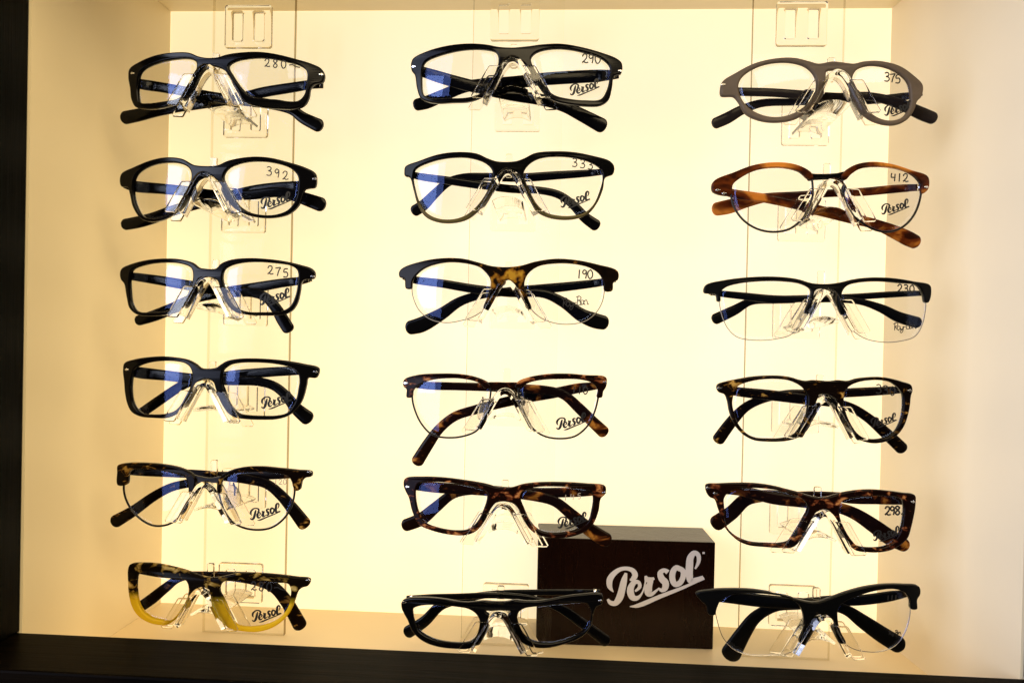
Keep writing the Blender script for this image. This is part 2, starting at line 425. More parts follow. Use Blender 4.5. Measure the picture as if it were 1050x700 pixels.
G(v='A4', n='chunky black rectangular glasses without a price, fourth from the top at the left', m='black', apex=(440, 200),
  outer='74,151 81,118 119,103 184,92 254,88 314,93 364,103 399,121 424,140 464,143 491,139 494,138 512,125 539,109 589,99 659,97 739,101 809,108 884,121 952,141 942,183 904,186 897,216 887,257 874,292 844,332 809,357 759,370 699,372 634,370 584,363 554,348 524,313 504,273 490,233 479,203 462,192 444,189 416,201 395,232 375,272 350,312 319,343 279,363 214,364 154,358 114,338 94,302 83,251 79,201',
  L='119,163 128,143 151,129 199,115 259,109 314,111 354,120 375,137 385,163 382,201 372,236 352,275 332,309 308,331 269,344 214,349 165,344 136,324 118,291 111,241 113,196',
  R='518,166 526,147 555,127 599,118 669,116 739,120 799,130 838,142 858,162 865,191 860,236 852,275 833,314 808,341 759,353 699,354 635,351 596,344 571,324 546,286 531,241 518,206',
  tl='95,150,40 135,160,50 260,174,46 400,190,45 560,197,42 680,202,40 750,222,40 800,262,44 848,322,56 895,362,66',
  tr='930,150,30 870,152,38 760,157,42 600,170,45 480,185,45 390,195,45 330,222,42 240,282,44 160,338,44',
  em='936,158 86,148', logo=(283.5, 410.5, 32))
G(v='A5', n='dark browline glasses with thin black wire lower rims, second from the bottom at the left', m='tort', apex=(490, 235), kind='brow',
  brows=['92,190 95,160 140,150 220,150 300,156 370,170 420,193 442,218 442,250 432,283 416,283 411,240 394,207 340,191 260,179 190,176 157,181 142,200 137,240 124,250 94,248',
         '544,285 541,240 560,205 600,182 660,168 740,165 820,172 900,180 963,188 963,208 937,215 921,230 911,268 892,273 881,255 870,217 840,202 760,189 680,189 612,196 572,211 556,240 553,283'],
  bridge='425,206 450,210 500,218 550,212 562,214 556,240 540,240 500,242 450,240 428,236', bm='gun',
  L='117,250 122,300 145,350 190,400 250,431 310,428 360,400 400,345 420,285 414,235 388,200 330,183 250,170 180,168 134,198',
  R='547,285 556,340 590,400 640,435 710,450 780,440 836,400 870,345 885,275 876,232 848,196 760,181 680,180 605,190 560,222', wire=('gun', 0.72),
  tl='105,185,26 180,190,34 350,196,38 470,202,38 600,215,38 690,228,40 760,245,42 820,292,46 875,355,54 925,420,62',
  tr='945,198,26 880,200,36 800,203,40 640,210,40 500,212,40 420,238,38 330,260,38 250,302,42 160,366,48 85,410,56',
  em='952,192', pads='598,305,28,52,-0.35', logo=(272, 524.6, 32), num=('120', 281, 491, 5.5, 4.6, 0.0, 0.5), faint=True)
G(v='A6', n='two-tone glasses with tortoise top and honey yellow lower rims at the lower left', m='honey', ma='honeyarm', apex=(430, 270),
  outer='97,186 106,166 166,160 231,164 291,176 346,190 386,204 421,217 461,225 506,223 566,210 590,206 638,204 708,207 788,214 853,222 912,231 905,259 877,269 858,287 845,322 832,357 812,392 783,423 737,451 682,466 628,466 572,456 528,433 498,393 475,343 466,309 461,280 436,268 411,269 391,283 377,317 362,348 337,383 302,418 266,436 216,433 171,416 136,388 113,348 101,298 97,241',
  L='134,241 142,210 166,199 216,210 266,224 326,233 355,236 367,256 368,291 359,325 339,360 314,395 285,417 246,415 202,404 167,380 145,345 135,296',
  R='506,274 515,252 538,238 588,236 638,236 718,239 783,246 816,253 827,276 825,311 818,346 796,385 762,414 718,434 663,444 608,443 572,426 552,391 538,351 522,316 510,296',
  tl='110,190,24 250,212,28 400,215,32 560,222,40 680,242,45 750,272,50 802,330,56 835,385,60 862,435,64',
  tr='895,240,28 800,232,36 700,226,42 560,220,40 440,212,24 320,232,32 262,272,42 200,322,48 160,350,46',
  em='903,238', logo=(273.5, 629, 31), num=('280-', 257, 596, 9, 8, 0.06, 0.9))
G(v='B1', n='black rectangular glasses marked 290, at the top of the middle column', m='black', apex=(550, 262),
  outer='95,290 105,265 170,232 260,208 350,199 430,203 490,214 550,217 620,211 690,202 770,200 860,215 950,240 1020,268 1040,290 1036,333 1005,345 995,400 980,450 945,475 880,478 800,470 730,452 690,422 655,375 628,325 598,285 550,268 512,286 492,330 464,390 424,432 360,458 280,463 200,465 140,445 122,400 112,340 98,320',
  L='150,300 166,276 240,246 340,226 430,226 477,240 487,275 473,330 448,383 409,422 350,440 260,444 182,444 153,428 145,370',
  R='632,270 652,242 710,224 790,223 880,241 948,266 983,300 984,350 970,410 944,448 880,453 802,446 735,428 698,393 664,340',
  tl='112,312,40 180,334,50 280,364,54 400,395,54 550,428,52 680,450,50 780,478,52 850,512,58 945,562,68',
  tr='1025,335,36 960,340,54 860,345,58 700,355,58 560,370,56 400,380,50 330,392,52 240,428,54 165,460,58 125,470,54',
  em='104,300 1034,318', logo=(599.5, 90, 31), num=('290', 596.5, 55.5, 9.5, 6.6, 0.03, 1.0))
G(v='B2', n='thin black glasses fading to olive at the lower rims, marked 333', m='olive', ma='black', apex=(528, 195),
  outer='65,205 70,180 130,155 220,125 310,115 390,122 440,144 480,157 560,157 600,144 650,120 730,112 820,115 910,132 985,155 1005,180 1000,213 965,230 955,280 930,340 890,390 840,412 770,418 700,405 650,375 612,310 592,250 572,207 530,193 488,207 470,252 445,310 400,375 350,415 290,432 220,430 160,405 125,350 105,280 90,230 68,222',
  L='106,225 117,191 190,157 280,140 360,142 430,166 459,200 453,250 427,308 386,362 338,399 280,416 215,412 167,388 133,340 114,280',
  R='599,210 617,176 660,147 730,135 820,140 900,162 943,191 953,230 939,290 912,350 873,386 820,400 760,400 702,386 660,350 627,290',
  tl='75,208,26 125,222,32 250,240,36 400,262,36 550,280,36 680,287,34 760,307,36 820,350,40 872,405,48 920,440,54',
  tr='995,198,26 900,208,32 750,218,38 600,228,40 430,226,38 330,228,36 260,250,38 200,302,42 150,352,50 115,375,52',
  em='', logo=(590, 205, 31), num=('333', 586.5, 162.5, 8.5, 8, 0.16, 0.85))
G(v='B3', n='black half-rim glasses with amber patch at the bridge, marked 190', m='patch', ma='black', apex=(525, 250), kind='brow',
  brows=['42,215 60,195 150,165 240,152 330,155 400,172 460,188 530,192 590,185 650,168 740,155 830,160 930,180 1020,210 1022,248 1002,260 996,298 962,299 955,260 940,226 900,197 830,179 740,176 662,190 617,225 602,270 618,330 634,378 615,382 592,332 565,282 530,254 492,282 464,332 436,382 420,376 440,320 454,262 440,226 400,192 320,173 240,173 160,196 116,231 101,257 97,288 73,288 65,245 45,238'],
  L='98,290 104,330 130,385 180,425 250,441 320,431 380,411 428,372 448,300 452,250 436,222 398,188 320,169 240,169 160,190 112,230',
  R='626,370 670,415 730,441 800,448 870,436 920,401 950,352 961,299 957,255 943,222 902,193 830,175 740,172 658,186 612,222 598,270 612,325', wire=('nylon', 0.3),
  tl='60,235,26 115,250,34 230,265,38 380,290,40 540,307,40 690,312,38 780,352,48 860,408,62 920,432,70 955,440,66',
  tr='1010,245,28 960,258,34 830,275,40 680,290,44 520,302,40 400,318,38 310,348,44 230,402,56 140,450,70 95,462,64',
  em='', ray=(589, 309, 26), num=('190', 591, 276.5, 9, 5.6, 0.02, 1.0))
G(v='B4', n='red-brown tortoise browline glasses with thin gunmetal rims, marked 110', m='redtort', ma='amber', apex=(518, 235), kind='brow',
  brows=['62,222 65,192 120,172 220,165 320,168 390,182 440,205 452,225 432,233 400,207 330,189 250,187 180,196 132,216 107,240 99,271 76,271 75,235',
         '558,225 575,200 620,182 700,168 790,165 880,172 968,182 969,223 956,245 950,271 927,271 930,236 905,207 850,192 760,190 680,194 622,207 587,227'],
  bridge='432,208 470,204 515,205 575,206 590,212 575,238 540,238 515,232 490,238 450,240 436,228', bm='redtort',
  L='99,270 108,320 140,390 190,440 260,453 330,446 390,420 426,360 446,290 449,228 428,210 395,192 320,178 230,175 140,190 104,230',
  R='578,225 584,290 604,350 640,410 690,445 760,457 830,446 885,401 916,341 933,275 936,232 912,200 850,183 760,180 680,184 610,200', wire=('gun', 0.62),
  tl='72,212,24 180,220,36 300,223,36 450,227,38 560,232,40 700,240,40 780,262,42 845,318,48 905,378,52 955,425,56',
  tr='960,216,28 850,230,44 730,254,46 600,275,48 480,302,45 380,328,42 290,358,42 222,412,44 172,480,52 125,555,56',
  em='966,205 68,208', pads='412,335,20,44,0.35 598,312,20,44,-0.35', logo=(586, 432, 32), num=('110', 586, 396, 8, 5.8, 0.0, 0.9))
G(v='B5', n='dark red tortoise rectangular glasses overlapping the top corner of the brown box', m='redtort', ma='amber', apex=(510, 285),
  outer='62,205 68,176 150,168 250,172 350,185 430,199 480,213 540,216 600,200 680,192 780,192 880,198 965,210 965,243 945,265 935,320 910,380 870,415 800,438 720,440 660,425 620,392 592,345 568,300 540,282 480,282 452,312 427,362 390,407 340,428 260,425 180,405 130,380 100,320 85,260 70,230',
  L='117,225 130,197 200,190 300,198 390,214 433,234 435,265 417,320 392,368 353,402 300,409 222,398 158,373 131,330 117,270',
  R='583,250 602,227 660,213 750,211 840,217 899,232 909,262 902,320 887,368 849,398 780,415 712,417 664,402 630,367 602,310',
  tl='75,205,34 200,216,48 350,226,45 500,238,45 650,256,45 740,280,46 810,334,52 890,402,62 965,450,68',
  tr='955,232,34 850,236,45 700,240,45 550,237,45 400,227,42 285,245,42 205,305,50 140,358,58 75,384,56',
  em='76,213 962,240', logo=(587, 533.5, 31), num=('145', 578, 507, 6, 7, -0.12, 0.5), faint=True, lm='black')
G(v='B6', n='glossy black glasses seen from above, at the bottom in front of the brown box', m='black', apex=(490, 375),
  outer='54,331 82,317 132,314 197,316 257,323 302,331 342,334 382,332 422,329 472,333 522,332 559,325 609,329 659,329 719,320 784,307 849,299 949,299 952,341 925,357 912,391 906,431 885,467 845,498 779,523 709,538 659,538 619,528 584,508 554,473 534,437 526,397 539,375 504,372 464,373 456,373 428,375 446,392 443,427 426,467 406,507 372,535 332,543 282,542 222,535 167,518 127,493 97,458 81,417 62,382 53,361',
  L='105,391 106,363 133,351 182,346 242,349 302,355 351,364 385,385 402,416 399,451 387,485 365,506 332,516 287,516 232,509 188,496 154,479 129,459 114,431',
  R='571,406 579,377 605,361 649,354 709,347 779,340 849,336 882,340 898,366 898,416 882,449 848,476 789,501 729,515 675,516 636,506 602,480 582,446',
  tl='75,318,20 180,313,24 300,311,26 480,306,26 620,318,28 750,356,38 860,430,46 965,508,52',
  tr='942,292,24 820,291,26 650,293,26 480,297,26 330,322,38 230,350,44 155,422,50 85,468,56',
  em='60,337 944,330')
G(v='C1', n='translucent smoke grey round glasses marked 375, at the top of the right column', m='smoke', ma='smokearm', bev=0.0013, apex=(588, 305),
  outer='95,380 105,347 160,311 240,270 330,249 410,247 470,261 510,271 570,262 620,267 660,271 700,262 770,260 850,280 910,320 950,363 945,408 926,430 912,470 880,510 830,530 770,525 710,497 670,445 650,392 638,335 608,306 545,304 540,345 520,402 480,457 420,502 340,519 260,511 200,482 170,432 150,412 99,408',
  L='172,365 190,327 250,287 330,267 410,270 464,291 495,330 498,380 468,433 419,473 350,495 282,490 218,459 183,415',
  R='653,330 672,297 720,280 780,284 839,307 883,347 896,395 893,450 868,493 825,510 772,503 718,468 679,410 661,365',
  tl='105,385,32 180,388,36 320,392,36 450,402,38 600,412,38 720,408,36 820,428,42 890,455,50 950,482,56 990,498,54',
  tr='945,392,30 900,405,36 820,416,36 700,427,34 560,433,32 400,432,30 270,437,34 190,464,42 125,500,50 80,520,48',
  em='108,358', logo=(921, 111.5, 29), num=('375', 906.5, 74.5, 9, 5.6, 0.2, 1.0))
G(v='C2', n='red-brown browline glasses with round gunmetal wire rims, marked 412', m='horn', ma='horn', apex=(570, 225), kind='brow',
  brows=['60,245 75,225 150,195 230,165 320,152 400,158 455,178 482,200 486,225 466,221 430,192 380,177 310,174 240,187 182,217 148,247 141,288 100,290 63,275',
         '604,215 625,185 670,160 740,150 820,160 900,185 970,212 972,263 946,284 940,240 908,205 850,180 770,170 690,177 647,202 622,226'],
  bridge='462,196 500,198 540,198 590,195 625,190 624,220 590,222 540,222 500,224 470,226', bm='black',
  L='141,270 151,330 190,390 250,430 320,444 390,431 450,381 480,320 487,250 478,212 430,183 380,167 310,164 240,177 175,210 145,240',
  R='614,220 618,270 640,340 690,400 750,435 810,443 870,421 916,371 942,300 944,245 915,198 850,171 770,160 690,167 635,194', wire=('gun', 0.72),
  tl='80,262,30 150,282,38 260,298,38 380,320,42 500,350,45 650,388,44 760,415,46 840,448,60 890,472,66 915,484,62',
  tr='960,255,30 830,263,36 700,275,36 560,281,34 420,290,34 300,298,38 210,316,50 130,338,62 85,347,58',
  em='85,268 112,282 968,255', logo=(918, 212.5, 29), num=('412', 913.5, 177.5, 8.5, 6, 0.06, 1.0))
G(v='C3', n='slim black half-rim glasses with bare lower lens edges, marked 230, in the right column', m='matt', apex=(545, 235), kind='brow',
  brows=['25,240 35,215 110,195 220,182 330,180 420,190 480,207 540,211 600,204 660,190 740,183 830,187 910,200 978,215 985,245 973,288 959,288 950,255 925,217 850,207 760,200 680,205 627,220 607,250 612,290 622,336 608,338 590,285 570,242 540,231 496,238 486,282 471,335 451,335 469,280 477,236 440,212 360,200 260,200 170,210 116,227 97,247 95,284 83,284 75,255 30,250'],
  L='92,285 104,345 130,400 170,435 250,448 340,441 400,421 458,335 474,280 479,234 440,205 360,194 260,194 170,204 110,224 92,250',
  R='612,335 650,400 710,441 790,456 860,451 920,431 951,381 966,288 955,250 925,212 850,201 760,194 680,199 622,216 602,250', wire=('nylon', 0.28),
  tl='50,245,20 105,252,28 200,262,32 320,275,36 450,275,32 600,276,28 700,288,28 780,315,38 850,350,48 925,372,50',
  tr='970,250,20 930,250,24 800,256,28 650,265,28 480,270,28 340,277,34 225,285,32 155,322,44 80,357,48',
  em='', ray=(927, 334, 22), num=('230', 920, 291.5, 8, 6.2, 0.06, 1.0))
G(v='C4', n='dark tortoise rounded glasses marked 330, in the right column above the pair marked 298', m='tort', apex=(540, 250),
  outer='80,215 85,201 114,190 165,179 222,169 283,164 344,164 391,170 429,181 457,186 485,183 523,185 532,186 558,187 596,183 634,186 671,176 728,170 775,170 822,178 864,190 899,203 906,224 899,252 895,290 885,337 869,379 841,415 803,438 765,448 728,448 685,436 657,417 634,384 610,342 597,304 586,271 565,251 535,243 511,246 503,271 497,304 483,351 462,394 429,422 386,437 344,442 288,442 241,437 203,420 170,390 146,352 132,309 125,271 114,244 90,234',
  L='151,245 158,222 175,205 212,191 264,181 325,178 382,184 419,198 448,219 463,252 462,290 455,332 442,370 421,398 391,418 349,428 297,429 250,426 217,414 189,391 168,361 154,323 146,281',
  R='616,257 620,234 639,209 676,192 723,184 775,184 817,194 845,216 863,243 866,285 861,332 849,370 830,401 803,421 775,429 737,432 699,425 671,406 648,374 630,337 618,299',
  tl='90,218,30 170,232,40 300,246,45 450,264,45 560,276,42 650,300,40 720,342,42 790,402,50 860,468,54',
  tr='895,222,26 800,228,36 650,236,40 500,242,38 380,242,36 275,264,36 205,297,40 150,352,48 92,430,54',
  em='93,217 898,228', logo=(906, 431, 27), num=('330', 898, 394, 9, 7, 0.16, 0.9))
G(v='C5', n='thick tortoise glasses with hooked corners marked 298, right of the brown box', m='redtort', ma='amber', apex=(530, 300),
  outer='35,215 36,191 91,186 185,183 256,186 322,196 378,210 425,222 468,236 508,244 515,245 547,242 585,231 627,221 688,213 745,212 801,217 867,226 916,235 919,273 912,320 900,372 886,414 858,442 815,466 759,476 707,474 665,466 636,443 608,406 588,362 576,329 560,306 538,295 512,301 501,306 486,328 470,365 444,412 421,441 392,455 350,457 284,453 218,446 176,430 143,404 119,376 101,332 86,290 72,253 49,241',
  L='112,285 111,249 130,223 171,206 232,204 303,209 359,218 416,235 448,256 463,281 459,304 443,332 424,370 405,403 382,428 345,437 294,437 232,433 195,423 162,407 134,383 118,356 113,323',
  R='596,292 608,261 651,245 707,238 773,238 829,240 860,254 869,282 867,325 860,367 846,404 823,433 792,450 754,456 707,455 670,446 647,423 623,386 604,344',
  tl='50,212,34 180,218,42 320,250,50 440,266,46 560,280,44 660,312,52 740,362,62 815,416,68 870,446,58',
  tr='905,262,34 780,250,52 640,248,48 500,232,26 400,236,32 290,238,50 205,255,56 145,310,62 85,352,68',
  em='44,205 74,228 911,264', logo=(909, 547, 28), num=('298.', 907, 519, 9, 5.2, -0.05, 1.3))
G(v='C6', n='black half-rim glasses with bare lower lenses at the lower right corner', m='matt', apex=(525, 405), kind='brow',
  brows=['-8,318 60,303 150,299 240,303 330,318 410,340 450,351 500,356 560,337 620,315 700,293 780,282 870,282 933,290 938,320 925,345 924,384 899,384 895,345 870,314 830,300 760,305 680,327 612,357 592,382 590,430 602,480 622,523 605,526 577,472 562,432 540,411 500,413 486,442 471,492 450,530 432,525 445,470 447,420 430,372 390,339 310,323 220,318 140,325 96,349 80,382 72,408 46,406 35,370 10,345'],
  L='76,385 85,440 110,510 160,560 220,581 300,583 370,576 420,550 443,520 452,470 453,420 434,368 392,332 310,315 220,309 140,316 92,342',
  R='612,520 650,550 710,567 770,567 830,546 870,501 896,430 899,375 890,338 866,308 830,294 760,299 680,321 608,352 586,382 586,430 596,478', wire=('silver', 0.28),
  tl='20,328,40 150,338,54 280,353,56 420,362,48 560,372,42 630,392,46 700,440,62 780,495,72 845,535,74',
  tr='920,312,34 800,335,45 680,350,45 560,352,45 430,366,46 325,378,42 245,422,52 195,488,66 145,570,86',
  em='', ray=(917, 648, 12), num=('111', 909, 610, 5, 4, -0.06, 0.8))

def build_glasses(g):
    ox, oy = VIEW[g['v']]; S = 4.375 if g['v'][0] in 'AB' else 1050 / 255.0
    def px(p): return (ox + p[0] / S, oy + p[1] / S)
    apx = px(g['apex']); A = at(*apx, Y0)
    def depth(x, z): return Y0 + 1.3 * (x - A.x) ** 2
    def on_front(p, dy=0.0):
        q = at(*px(p), Y0); q2 = at(*px(p), depth(q.x, q.z) + dy); return q2
    def loop2(s, n=6): return [(v.x, v.z) for v in (on_front(p) for p in [(c.x, c.y) for c in catmull([(a, b) for a, b in nums(s)], True, n)])]
    root = thing('eyeglasses', g['n'], 'glasses', A, GROUP)
    m = M[g['m']]; ma = M[g.get('ma', g['m'])]
    loops = {k: loop2(g[k]) for k in 'LR'}
    brow = g.get('kind') == 'brow'
    if not brow:
        v, f, fl = sheet([loop2(g['outer']), loops['L'], loops['R']], 0.0042, g.get('bev', 0.0009), depth)
        link('front_frame', v, f, m, root, flat=fl)
    else:
        nm = 'front_frame' if len(g['brows']) == 1 else 'brow_bar'
        for b in g['brows']:
            v, f, fl = sheet([loop2(b)], 0.0044, 0.0007, depth); link(nm, v, f, m, root, flat=fl)
        if 'bridge' in g:
            v, f, fl = sheet([loop2(g['bridge'])], 0.0026, 0.0006, lambda x, z: depth(x, z) + 0.0012)
            link('bridge', v, f, M[g['bm']], root, flat=fl)
    # lenses: curved plates a little larger than the opening
    lens_obj = {}
    for k in 'LR':
        L = [Vector(p) for p in loops[k]]; c = sum(L, Vector((0, 0))) / len(L); n = len(L)
        rmax = max((p - c).length for p in L)
        def lens_y(x, z, c=c, rmax=rmax):
            r2 = ((x - c.x) ** 2 + (z - c.y) ** 2) / rmax ** 2
            return depth(x, z) - 0.0016 * (1 - r2) - 0.0003
        V, Fc = [], []
        grow = 1.0 if brow else 1.015
        rings = [grow * (1 - (i / 7.0)) for i in range(7)]
        for side in (0, 1):
            for r in rings:
                for p in L:
                    q = c + (p - c) * r; V.append((q.x, lens_y(q.x, q.y) + side * 0.0012, q.y))
            V.append((c.x, lens_y(c.x, c.y) + side * 0.0012, c.y))
        half = len(rings) * n + 1
        for side in (0, 1):
            b0 = side * half
            for r in range(len(rings) - 1):
                for i in range(n):
                    j = (i + 1) % n; Fc.append((b0 + r * n + i, b0 + r * n + j, b0 + (r + 1) * n + j, b0 + (r + 1) * n + i))
            for i in range(n): Fc.append((b0 + (len(rings) - 1) * n + i, b0 + (len(rings) - 1) * n + (i + 1) % n, b0 + half - 1))
        rim0 = len(Fc)
        for i in range(n):
            j = (i + 1) % n; Fc.append((i, j, half + j, half + i))
        lo = link('lens', V, Fc, M['lens'], root, flat=set(range(rim0, len(Fc))))
        lens_obj[k] = (lo, lens_y)
        if brow:
            wm, wr = g['wire']
            v, f = tube([(p[0], depth(*p), p[1]) for p in loops[k]], wr * MM, True)
            link('wire_rim', v, f, M[wm], root)
    lo, ly = lens_obj['R']
    def on_lens(x, y):
        q = at(x, y, Y0)
        for _ in range(2): q = at(x, y, ly(q.x, q.z) - 0.0004)
        return q
    ink = M['ink']
    if 'logo' in g: write(script_strokes(*g['logo'], thin=1.1), on_lens, 'printed_logo', ink, lo)
    if 'ray' in g:
        cx, cy, w = g['ray']; h = w * 0.36
        write(text_strokes('Ray_Ban', cx - w / 2, cy - h * 0.4, h, w / 7.2, -0.12, 0.8), on_lens, 'printed_logo', ink, lo)
    if 'num' in g:
        t, x, y, h, adv, sl, w = g['num']; w *= 1.35
        write(text_strokes(t, x, y, h, adv, sl, w), on_lens, 'handwritten_number', M['fadedink'] if g.get('faint') else ink, lo)
    # temples, folded behind the front
    for key, d1, d2 in (('tl', 0.0135, 0.0165), ('tr', 0.0195, 0.023)):
        raw = nums(g[key], 3)
        sm = catmull(raw, False, 6)
        # rounded tip
        last, prev = sm[-1], sm[-3]
        t = Vector((last.x - prev.x, last.y - prev.y)).normalized(); wl = last.z
        for a in (0.25, 0.45, 0.62, 0.78, 0.9, 0.97, 1.0):
            sm.append(Vector((last.x + t.x * wl * 0.40 * a, last.y + t.y * wl * 0.40 * a, wl * max(max(1 - a ** 2.2, 0) ** 0.47, 0.06))))
        cum = [0.0]
        for i in range(1, len(sm)): cum.append(cum[-1] + math.hypot(sm[i].x - sm[i - 1].x, sm[i].y - sm[i - 1].y))
        pts = []
        for q, s in zip(sm, cum):
            s /= cum[-1]
            base = depth(on_front((q.x, q.y)).x, 0) - Y0 if s < 0.12 else 0.0
            e = min(s / 0.10, 1.0); e = e * e * (3 - 2 * e)
            d = (0.0036 + base) * (1 - e) + (d1 + (d2 - d1) * s) * e
            p = at(*px((q.x, q.y)), Y0 + d); u = at(*px((q.x + 1, q.y)), Y0 + d)
            pts.append((p, q.z * (u - p).length, s))
        V, Fc = [], []; K = 14
        for i, (p, w, s) in enumerate(pts):
            a = pts[max(i - 1, 0)][0]; b = pts[min(i + 1, len(pts) - 1)][0]
            tt = b - a; tt.y = 0
            tt.normalize(); nn = Vector((-tt.z, 0, tt.x))
            th = (0.0013 + 0.0004 * s) * (min(1.0, w / 0.003) if s > 0.9 else 1.0)
            for k in range(K):
                an = 2 * math.pi * k / K; ca, sa = math.cos(an), math.sin(an)
                ex = 0.55
                V.append(p + nn * (w / 2 * math.copysign(abs(ca) ** ex, ca)) + Vector((0, 1, 0)) * (th * math.copysign(abs(sa) ** ex, sa)))
        for i in range(len(pts) - 1):
            for k in range(K):
                l = (k + 1) % K; Fc.append((i * K + k, i * K + l, (i + 1) * K + l, (i + 1) * K + k))
        Fc.append(tuple(range(K))); Fc.append(tuple((len(pts) - 1) * K + k for k in range(K)))
        to = link('temple', V, Fc, ma, root)
        # hinge barrel at the folded end
        p0 = pts[2][0]; ds = p0 + Vector((0, -0.0004, 0))
        hv, hf = tube([ds + Vector((0, 0, -0.0021)), ds + Vector((0, 0, 0.0021))], 0.0011, False, 10)
        link('hinge', hv, hf, M['silver'], to)
    for p in nums(g.get('em', '')):
        q = on_front(p, -0.0022); r = 0.0013
        sgn = 1 if q.x > A.x else -1
        pts = [(-1.5 * sgn, .45), (-.1 * sgn, .45), (-.1 * sgn, 1.0), (1.3 * sgn, 0), (-.1 * sgn, -1.0), (-.1 * sgn, -.45), (-1.5 * sgn, -.45)]
        v, f, fl = sheet([[(q.x + a * r * 0.8, q.z + b * r * 0.8) for a, b in pts]], 0.0009, 0.0002, lambda x, z: depth(x, z) - 0.0022)
        link('hinge_emblem', v, f, M['silver'], root, flat=fl)
    if 'pads' in g:
        for c in g['pads'].split():
            x, y, rx, ry, rot = [float(t) for t in c.split(',')]
            lp = []
            for k in range(20):
                an = 2 * math.pi * k / 20; a, b = rx * math.cos(an), ry * math.sin(an)
                w = on_front((x + a * math.cos(rot) - b * math.sin(rot), y + a * math.sin(rot) + b * math.cos(rot))); lp.append((w.x, w.z))
            v, f, fl = sheet([lp], 0.003, 0.001, lambda x, z: depth(x, z) + 0.006)
            po = link('nose_pad', v, f, M['pad'], root, flat=fl)
            q = on_front((x, y)); qy = q.y
            v, f = tube([(q.x, qy + 0.0068, q.z), (q.x, qy + 0.0072, q.z + 0.004), (q.x, qy + 0.004, q.z + 0.009)], 0.0006)
            link('pad_arm', v, f, M['gun'], po)
    return A

apexes = []
for g in SPEC: apexes.append((g, build_glasses(g)))

# ------------------------------------------------------------------ acrylic nose rests
def plate(pts, y0, y1, bev=0.0003, holes=()):
    return sheet([pts] + list(holes), (y1 - y0), bev, lambda x, z: (y0 + y1) / 2)

def rrect(cx, cz, w, h, r, n=5):
    out = []
    for qx, qz, a0 in ((1, 1, 0), (-1, 1, 90), (-1, -1, 180), (1, -1, 270)):
        for k in range(n + 1):
            a = math.radians(a0 + 90 * k / n)
            out.append((cx + qx * (w / 2 - r) + r * math.cos(a), cz + qz * (h / 2 - r) + r * math.sin(a)))
    return out

def mm(pts): return [(a * MM, b * MM) for a, b in pts]

def loft(front, back, yf, yb, th):
    """folded sheet: profile polyline (mm) offset inward by th, from yf to yb"""
    def prof(P):
        P = [Vector((c.x, c.y)) for c in catmull(P, False, 4)]; inn = []
        for i in range(len(P)):
            t = (P[min(i + 1, len(P) - 1)] - P[max(i - 1, 0)]).normalized(); inn.append(P[i] + Vector((t.y, -t.x)) * th)
        return P, inn
    fo, fi = prof(front); bo, bi = prof(back); n = len(fo)
    V = [(p.x * MM, yf, p.y * MM) for p in fo + fi] + [(p.x * MM, yb, p.y * MM) for p in bo + bi]
    Fc = []
    for i in range(n - 1):
        Fc += [(i, i + 1, 2 * n + i + 1, 2 * n + i), (n + i + 1, n + i, 3 * n + i, 3 * n + i + 1),
               (i + 1, i, n + i, n + i + 1), (2 * n + i, 2 * n + i + 1, 3 * n + i + 1, 3 * n + i)]
    Fc += [(0, 2 * n, 3 * n, n), (n - 1, 2 * n - 1, 4 * n - 1, 3 * n - 1)]
    return V, Fc

def clip_mesh(cz, y0, y1):
    holes = [rrect(-8.2 * MM, cz, 7.5 * MM, 21 * MM, 0.8 * MM), rrect(8.2 * MM, cz, 7.5 * MM, 21 * MM, 0.8 * MM)]
    return plate(rrect(0, cz, 36 * MM, 32 * MM, 2 * MM), y0, y1, 0.0010, holes)

REST = 'clear acrylic nose rests'
def make_rest():
    root = thing('nose_rest', 'x', 'display holder', (0, 0, 0), REST)
    v, f = loft([(-19.5, -26.5), (-13, -14.5), (-7.4, -4.4), (-4, -0.6), (0, 0.6), (4, -0.6), (7.4, -4.4), (13, -14.5), (19.5, -26.5)],
                [(-21.8, -29), (-15, -16), (-8.8, -4.6), (-4.6, 0.0), (0, 1.6), (4.6, 0.0), (8.8, -4.6), (15, -16), (21.8, -29)], -0.0050, 0.0095, 4.0)
    link('saddle', v, f, M['acrylic'], root)
    for s in (-1, 1):
        v, f, fl = plate(mm([(s * x, z) for x, z in catmull2([(-15.6, -6.6), (-7.2, -6.6), (-8, -8.2), (-19.6, -28.4), (-20.6, -29.4), (-27.3, -29.0), (-28.4, -27.4), (-16.8, -7.6)])]), -0.0056, -0.0036, 0.0008)
        link('front_wing', v, f, M['acrylic'], root, flat=fl)
        v, f, fl = plate(mm([(s * x, z) for x, z in catmull2([(-17.6, -8.6), (-9.2, -8.2), (-10.4, -10.5), (-23.0, -32.5), (-24.0, -33.5), (-31, -33.2), (-32, -31.6), (-19, -9.6)])]), 0.0100, 0.0120, 0.0008)
        link('back_wing', v, f, M['acrylic'], root, flat=fl)
    v, f, fl = plate(rrect(0, 5.5 * MM, 5 * MM, 17 * MM, 1.2 * MM), 0.0108, 0.0136)
    link('peg', v, f, M['acrylic'], root, flat=fl)
    v, f = loft([(-11, -21.0), (-6, -18.6), (0, -17.8), (6, -18.6), (11, -21.0)],
                [(-11, -25.0), (-6, -22.8), (0, -22), (6, -22.8), (11, -25.0)], 0.0030, 0.0665, 1.8)
    link('arm', v, f, M['acrylic'], root)
    v, f, fl = clip_mesh(-18 * MM, 0.0660, 0.0713)
    link('mount_clip', v, f, M['acrylic'], root, flat=fl)
    return root

